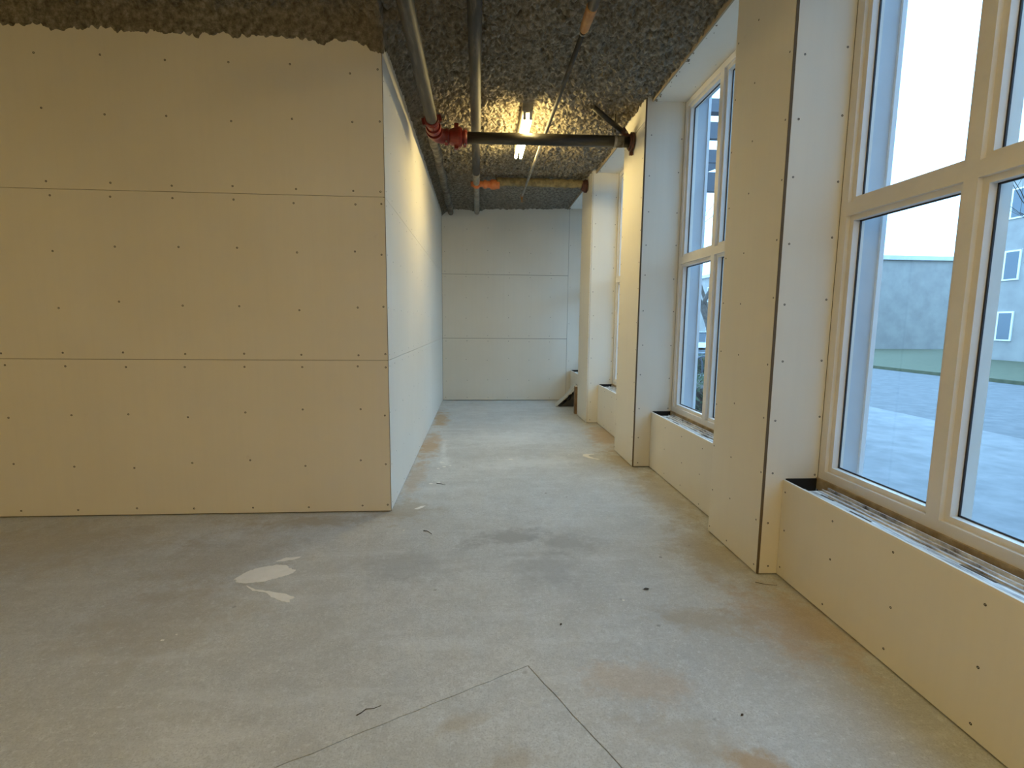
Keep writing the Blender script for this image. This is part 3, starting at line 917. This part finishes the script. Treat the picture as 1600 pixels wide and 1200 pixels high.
def leaf(x, y, L, rot, label, curl=0.25):
    mb = MB()
    n = 7
    vs = []
    for i in range(n + 1):
        s = i / n
        w = 0.32 * L * math.sin(math.pi * s) ** 0.8 * (1 - 0.25 * s)
        z = 0.001 + curl * L * (0.25 - (s - 0.5) ** 2) * 0.6
        for q in (-1, 0, 1):
            vs.append((L * (s - 0.5), q * w + jit(0.0006), z + abs(q) * curl * L * 0.16))
    top = len(vs)
    vs += [(a, b, c_ + 0.0012) for a, b, c_ in vs]
    fs = []
    for i in range(n):
        for q in (0, 1):
            a = 3 * i + q
            fs += [(a, a + 3, a + 4, a + 1), (top + a, top + a + 1, top + a + 4, top + a + 3)]
    o = mb.add(vs, fs, True).build('dry_leaf', M_LEAF, None, (x, y, 0))
    o.rotation_euler.z = rot
    MB().sweep([(-L * 0.5, 0, 0.0015), (-L * 0.72, L * 0.04, 0.0015)], 0.0007, 5).build('stalk', M_TWIG, o)
    return tagit(o, label, 'leaf')


def twig(pts, r, label):
    o = MB().sweep([(a, b, r * 1.02 + c_) for a, b, c_ in pts], [r * (1 - 0.5 * i / (len(pts) - 1)) for i in range(len(pts))], 7).build('twig', M_TWIG)
    return tagit(o, label, 'twig')


leaf(0.965, 2.655, 0.036, 0.1, 'dark dry leaf on bare concrete between the broad pillar and the joint corner')
leaf(0.418, 2.345, 0.018, 1.2, 'tiny curled dark leaf past the corner of the floor joint')
leaf(1.03, 1.72, 0.016, 0.6, 'tiny dark leaf lying in the brown floor stain')
twig([(-0.40, 3.53, 0), (-0.37, 3.515, 0.003), (-0.335, 3.47, 0)], 0.0035, 'small forked dark twig on the floor off the partition corner')
twig([(-0.47, 1.80, 0), (-0.455, 1.812, 0), (-0.44, 1.829, 0.001), (-0.41, 1.832, 0), (-0.385, 1.846, 0)], 0.0022, 'thin wavy dark twig on the floor beside the saw-cut joint')
twig([(-0.395, 4.62, 0), (-0.35, 4.60, 0.002), (-0.31, 4.57, 0)], 0.003, 'thin dark twig near the passage wall by white plaster spots')
twig([(1.64, 2.70, 0), (1.69, 2.665, 0.002), (1.75, 2.66, 0)], 0.0018, 'thin dark twig at the foot of the broad pillar')

# ================================================================== outside
M_PAVE = speckle_mat('sidewalk_concrete', (0.15, 0.155, 0.16), (0.22, 0.225, 0.23), 3, 0.7)
M_ROAD = speckle_mat('asphalt', (0.10, 0.105, 0.11), (0.15, 0.155, 0.16), 5, 0.85)
M_LAWN = speckle_mat('winter_grass', (0.07, 0.08, 0.045), (0.115, 0.12, 0.07), 5, 0.95, 0.5)
M_BARK = speckle_mat('tree_bark', (0.06, 0.05, 0.042), (0.12, 0.10, 0.085), 10, 0.9)
M_HEDGE = speckle_mat('hedge_leaves', (0.035, 0.06, 0.03), (0.09, 0.13, 0.06), 16, 0.8, 0.6)
M_BEAM = mat('dark_canopy_steel', (0.10, 0.11, 0.13), 0.5, 0.2)
M_CAR = mat('car_paint', (0.45, 0.50, 0.56), 0.25, 0.5)
M_CARGLASS = mat('car_glass', (0.04, 0.05, 0.06), 0.1)
M_TYRE = mat('tyre_rubber', (0.02, 0.02, 0.02), 0.8)
M_BLDG = speckle_mat('pale_render', (0.26, 0.25, 0.24), (0.33, 0.32, 0.30), 1, 0.85)
M_BRICK = speckle_mat('brown_brick_wall', (0.24, 0.14, 0.10), (0.33, 0.20, 0.14), 6, 0.85)
M_BWIN = mat('far_window_glass', (0.10, 0.13, 0.16), 0.15)
ZG = -0.15

g = MB().box(XO, 8.2, -25, 60, ZG - 0.3, ZG).build('sidewalk', M_PAVE)
tagit(g, 'pale concrete sidewalk outside the windows', 'sidewalk', 'structure')
g = MB().box(8.2, 17.0, -25, 60, ZG - 0.4, ZG - 0.12).build('road', M_ROAD)
tagit(g, 'grey asphalt street beyond the sidewalk', 'road', 'structure')
g = MB().box(17.0, 60.0, -25, 60, ZG - 0.3, ZG).build('lawn', M_LAWN)
tagit(g, 'dull winter lawn across the street', 'lawn', 'structure')


def make_tree(loc, h, seed, label):
    rng = random.Random(seed)
    r = empty('bare_tree', loc)
    tagit(r, label, 'tree')
    limbs, twigs = MB(), MB()

    def grow(p, d, L, rad, depth):
        pts, q = [p], p
        dd = d.copy()
        k = 4
        for i in range(k):
            dd = (dd + Vector((rng.uniform(-1, 1), rng.uniform(-1, 1), rng.uniform(-0.4, 0.8))) * 0.16).normalized()
            q = q + dd * (L / k)
            pts.append(q)
        rs = [rad * (1 - 0.45 * i / k) for i in range(k + 1)]
        tgt = trunk if depth == 0 else (limbs if depth <= 2 else twigs)
        tgt.sweep(pts, rs, 9 if depth == 0 else (6 if depth <= 2 else 4), cap=False)
        if depth >= 5: return
        for c_ in range(rng.choice((2, 3)) if depth else 5):
            ax = Vector((rng.uniform(-1, 1), rng.uniform(-1, 1), rng.uniform(-0.1, 0.6))).normalized()
            nd = (dd * 0.75 + ax * 0.75).normalized()
            start = pts[rng.choice((2, 3, 4)) if c_ else 4]
            grow(start, nd, L * rng.uniform(0.58, 0.82), rs[-1] * rng.uniform(0.55, 0.85), depth + 1)

    trunk = MB()
    grow(Vector((0, 0, -0.05)), Vector((0, 0, 1)), h * 0.30, h * 0.022, 0)
    trunk.build('trunk', M_BARK, r)
    limbs.build('limbs', M_BARK, r)
    twigs.build('twigs', M_BARK, r, kind='stuff')


make_tree((7.4, 15.2, ZG), 8.0, 3, 'bare winter street tree seen through the window past the broad pillar')
make_tree((7.7, 5.9, ZG), 6.0, 5, 'bare winter street tree opposite the broad pillar')
make_tree((19.5, 13.0, ZG), 9.5, 8, 'tall bare tree on the lawn before the brick building')
make_tree((20.5, 33.0, ZG), 10.0, 11, 'tall bare tree on the lawn beyond the parked car')


def make_hedge(x0, x1, y0, y1, h, label, seed):
    rng = random.Random(seed)
    loc = ((x0 + x1) / 2, (y0 + y1) / 2, ZG)
    r = empty('hedge', loc)
    tagit(r, label, 'hedge')
    lx, ly = (x1 - x0) / 2, (y1 - y0) / 2
    body, leaves = MB(), MB()
    body.box(-lx * 0.86, lx * 0.86, -ly * 0.95, ly * 0.95, 0, h * 0.9)
    body.build('stems', M_BARK, r)
    for i in range(int(1500 * max(1, ly))):
        f = rng.randrange(4)
        if f == 0: p = Vector((-lx, rng.uniform(-ly, ly), rng.uniform(0.03, h)))
        elif f == 1: p = Vector((lx, rng.uniform(-ly, ly), rng.uniform(0.03, h)))
        elif f == 2: p = Vector((rng.uniform(-lx, lx), rng.uniform(-ly, ly), h))
        else: p = Vector((rng.uniform(-lx, lx), rng.choice((-ly, ly)), rng.uniform(0.03, h)))
        p += Vector((rng.gauss(0, 0.03), rng.gauss(0, 0.03), rng.gauss(0, 0.03)))
        a = Vector((rng.uniform(-1, 1), rng.uniform(-1, 1), rng.uniform(-1, 1))).normalized() * rng.uniform(0.03, 0.05)
        b = a.orthogonal().normalized() * a.length * 0.6
        leaves.add([p - a, p + b, p + a, p - b], [(0, 1, 2, 3)])
    leaves.build('leaves', M_HEDGE, r, kind='stuff')


make_hedge(4.0, 4.9, 8.9, 11.0, 0.55, 'low clipped hedge beside the facade, under the steel canopy', 1)
make_hedge(6.9, 7.9, 16.6, 19.5, 0.6, 'low clipped hedge at the kerb near the parked cars', 2)
make_hedge(6.8, 7.7, -1.0, 4.2, 0.6, 'long low clipped hedge at the kerb opposite the first bay', 4)


def make_car(loc, label, paint):
    r = empty('parked_car', loc)
    tagit(r, label, 'car')
    # cross sections along the length (y): (y, half width, bottom, shoulder height, roof half width, roof height)
    def loft(secs, name, m, parent):
        mb = MB()
        vs, fs = [], []
        n = len(secs[0])
        for s in secs: vs += s
        for i in range(len(secs) - 1):
            for j in range(n):
                fs.append((i * n + j, i * n + (j + 1) % n, (i + 1) * n + (j + 1) % n, (i + 1) * n + j))
        fs += [tuple(range(n)), tuple((len(secs) - 1) * n + j for j in reversed(range(n)))]
        return mb.add(vs, fs, True).build(name, m, parent)

    def lower(y, w, zb, zt):
        return [(-w * 0.9, y, zb), (w * 0.9, y, zb), (w, y, zb + 0.15), (w, y, zt - 0.12), (w * 0.93, y, zt), (-w * 0.93, y, zt), (-w, y, zt - 0.12), (-w, y, zb + 0.15)]
    loft([lower(-2.2, 0.70, 0.38, 0.66), lower(-2.1, 0.80, 0.26, 0.76), lower(-1.2, 0.88, 0.22, 0.90), lower(0, 0.90, 0.22, 0.94), lower(1.4, 0.88, 0.22, 0.96), lower(2.1, 0.80, 0.26, 0.90), lower(2.2, 0.72, 0.38, 0.78)], 'body', paint, r)

    def upper(y, w, zb, zt):
        return [(-w, y, zb), (w, y, zb), (w * 0.80, y, zt), (-w * 0.80, y, zt)]
    gh = loft([upper(-1.15, 0.80, 0.88, 0.90), upper(-0.45, 0.82, 0.90, 1.36), upper(0.2, 0.82, 0.92, 1.44), upper(1.0, 0.82, 0.92, 1.40), upper(1.8, 0.78, 0.92, 0.95)], 'cabin_glass', M_CARGLASS, r)
    MB().bar((0, -0.42, 1.405), (0, 1.05, 1.425), 1.26, 0.05).build('roof', paint, r)
    for sx in (-1, 1):
        for y in (-1.35, 1.35):
            wh = MB().lathe((sx * 0.70, y, 0.32), (sx, 0, 0), [(0, 0.26), (0, 0.32), (0.18, 0.32), (0.20, 0.28), (0.20, 0.19)], 20).build('wheel', M_TYRE, r)
            MB().lathe((sx * 0.88, y, 0.32), (sx, 0, 0), [(0, 0.19), (0.02, 0.19), (0.03, 0.06)], 14).build('hub_cap', M_GALV, wh)
    for sx in (-1, 1):
        MB().box(sx * 0.45 - 0.12, sx * 0.45 + 0.12, -2.2, -2.17, 0.56, 0.66).build('headlamp', M_CLADTRIM, r)
        MB().box(sx * 0.55 - 0.1, sx * 0.55 + 0.1, 2.17, 2.2, 0.62, 0.76).build('tail_lamp', M_RED, r)


make_car((11.6, 26.6, ZG - 0.12), 'silver blue parked car on the street past the bare tree', M_CAR)
make_car((15.6, 8.0, ZG - 0.12), 'dark parked car across the street before the lawn', mat('dark_car_paint', (0.06, 0.07, 0.09), 0.25, 0.3))

# steel entrance canopy over the far bays
CL = (4.6, 8.2, ZG)
cn = empty('steel_canopy', CL)
tagit(cn, 'dark steel slatted canopy standing over the sidewalk by the far windows', 'canopy')
for z0, z1 in ((4.47, 4.72), (4.10, 4.30), (3.66, 3.955)):
    local(MB().box(XO + 0.03, 6.6, 8.15, 8.25, z0, z1), CL).build('beam', M_BEAM, cn)
local(MB().bar((2.9, 8.2, 3.72), (5.2, 8.2, 4.66), 0.08, 0.13), CL).build('strut', M_BEAM, cn)
local(MB().box(XO + 0.03, 3.50, 8.32, 10.75, 3.80, 3.92), CL).build('added_sky_block', M_BEAM, cn)  # slab added out of view to keep sky light off the end bay
local(MB().box(XO + 0.03, 6.6, 8.12, 8.28, 4.86, 5.06), CL).build('top_beam', M_BEAM, cn)
local(MB().box(XO + 0.03, 6.6, 10.82, 10.98, 4.86, 5.06), CL).build('top_beam', M_BEAM, cn)
for x in (XO + 0.1, 6.53):
    local(MB().box(x - 0.06, x + 0.06, 8.28, 10.82, 4.88, 5.04), CL).build('side_rail', M_BEAM, cn)
for y in (8.2, 10.9):
    local(MB().box(6.46, 6.6, y - 0.07, y + 0.07, ZG, 4.86), CL).build('post', M_BEAM, cn)

# bicycle rack on the sidewalk
rk = empty('bike_rack', (5.9, 13.1, ZG))
tagit(rk, 'small dark hooped bike rack on the sidewalk', 'bike rack')
for q in (-0.35, 0.35):
    pts = [(-0.3, q, 0)] + [(-0.3 * math.cos(a), q, 0.55 + 0.3 * math.sin(a)) for a in [math.pi * i / 12 for i in range(13)]] + [(0.3, q, 0)]
    MB().sweep(pts, 0.025, 8).build('hoop', M_BEAM, rk)
MB().box(-0.34, 0.34, -0.45, 0.45, 0, 0.02).build('base_plate', M_BEAM, rk)


# buildings across the street
def building(x0, x1, y0, y1, h, m, label, nfl, nw):
    r = empty('street_building', (x0, (y0 + y1) / 2, ZG))
    tagit(r, label, 'building')
    ly = (y1 - y0) / 2
    wl_ = MB().box(0, x1 - x0, -ly, ly, 0, h).build('wall_block', m, r)
    MB().box(-0.25, x1 - x0 + 0.2, -ly - 0.2, ly + 0.2, h, h + 0.3).build('roof_edge', M_CLAD, r)
    for f in range(nfl):
        for k in range(nw):
            yc = -ly + (k + 0.5) * 2 * ly / nw
            z0 = 1.0 + f * (h - 0.4) / nfl
            w = MB().box(-0.06, 0.02, yc - 0.75, yc + 0.75, z0, z0 + 1.5).build('window', M_CLADTRIM, r)
            for s in (-1, 1):
                MB().box(-0.075, -0.058, yc + s * 0.36 - 0.31, yc + s * 0.36 + 0.31, z0 + 0.08, z0 + 1.42).build('pane', M_BWIN, w)


# added unseen block past the camera's end of the facade, cutting daylight
wg = empty('wall_added_blocker', (6.0, -7.0, ZG))
tagit(wg, 'added clad block out of view that cuts the daylight from behind the camera', 'wall', 'structure')
local(MB().box(XO + 0.02, 12.0, -14.0, -1.2, ZG, 9.5), (6.0, -7.0, ZG)).build('wall_block', M_CLAD, wg)
local(MB().box(XO + 0.02, 12.15, -14.1, -1.05, 9.5, 9.8), (6.0, -7.0, ZG)).build('roof_edge', M_CLADTRIM, wg)
for f in range(2):
    for k in range(3):
        xa = 3.2 + 2.9 * k
        w = local(MB().box(xa, xa + 2.0, -1.24, -1.14, 0.9 + 4.4 * f, 3.4 + 4.4 * f), (6.0, -7.0, ZG)).build('window', M_CLADTRIM, wg)
        for q in (0, 1):
            local(MB().box(xa + 0.08 + 0.96 * q, xa + 0.96 + 0.96 * q, -1.145, -1.125, 0.98 + 4.4 * f, 3.32 + 4.4 * f), (6.0, -7.0, ZG)).build('pane', M_BWIN, w)

building(25, 36, -14, 8, 7.0, M_BRICK, 'brown brick two-storey building across the street', 2, 7)
building(27, 38, 11, 26, 9.6, M_BLDG, 'pale rendered three-storey building across the street', 3, 5)
building(24, 36, 36, 56, 6.6, M_BLDG, 'pale rendered two-storey building at the far end of the street', 2, 6)
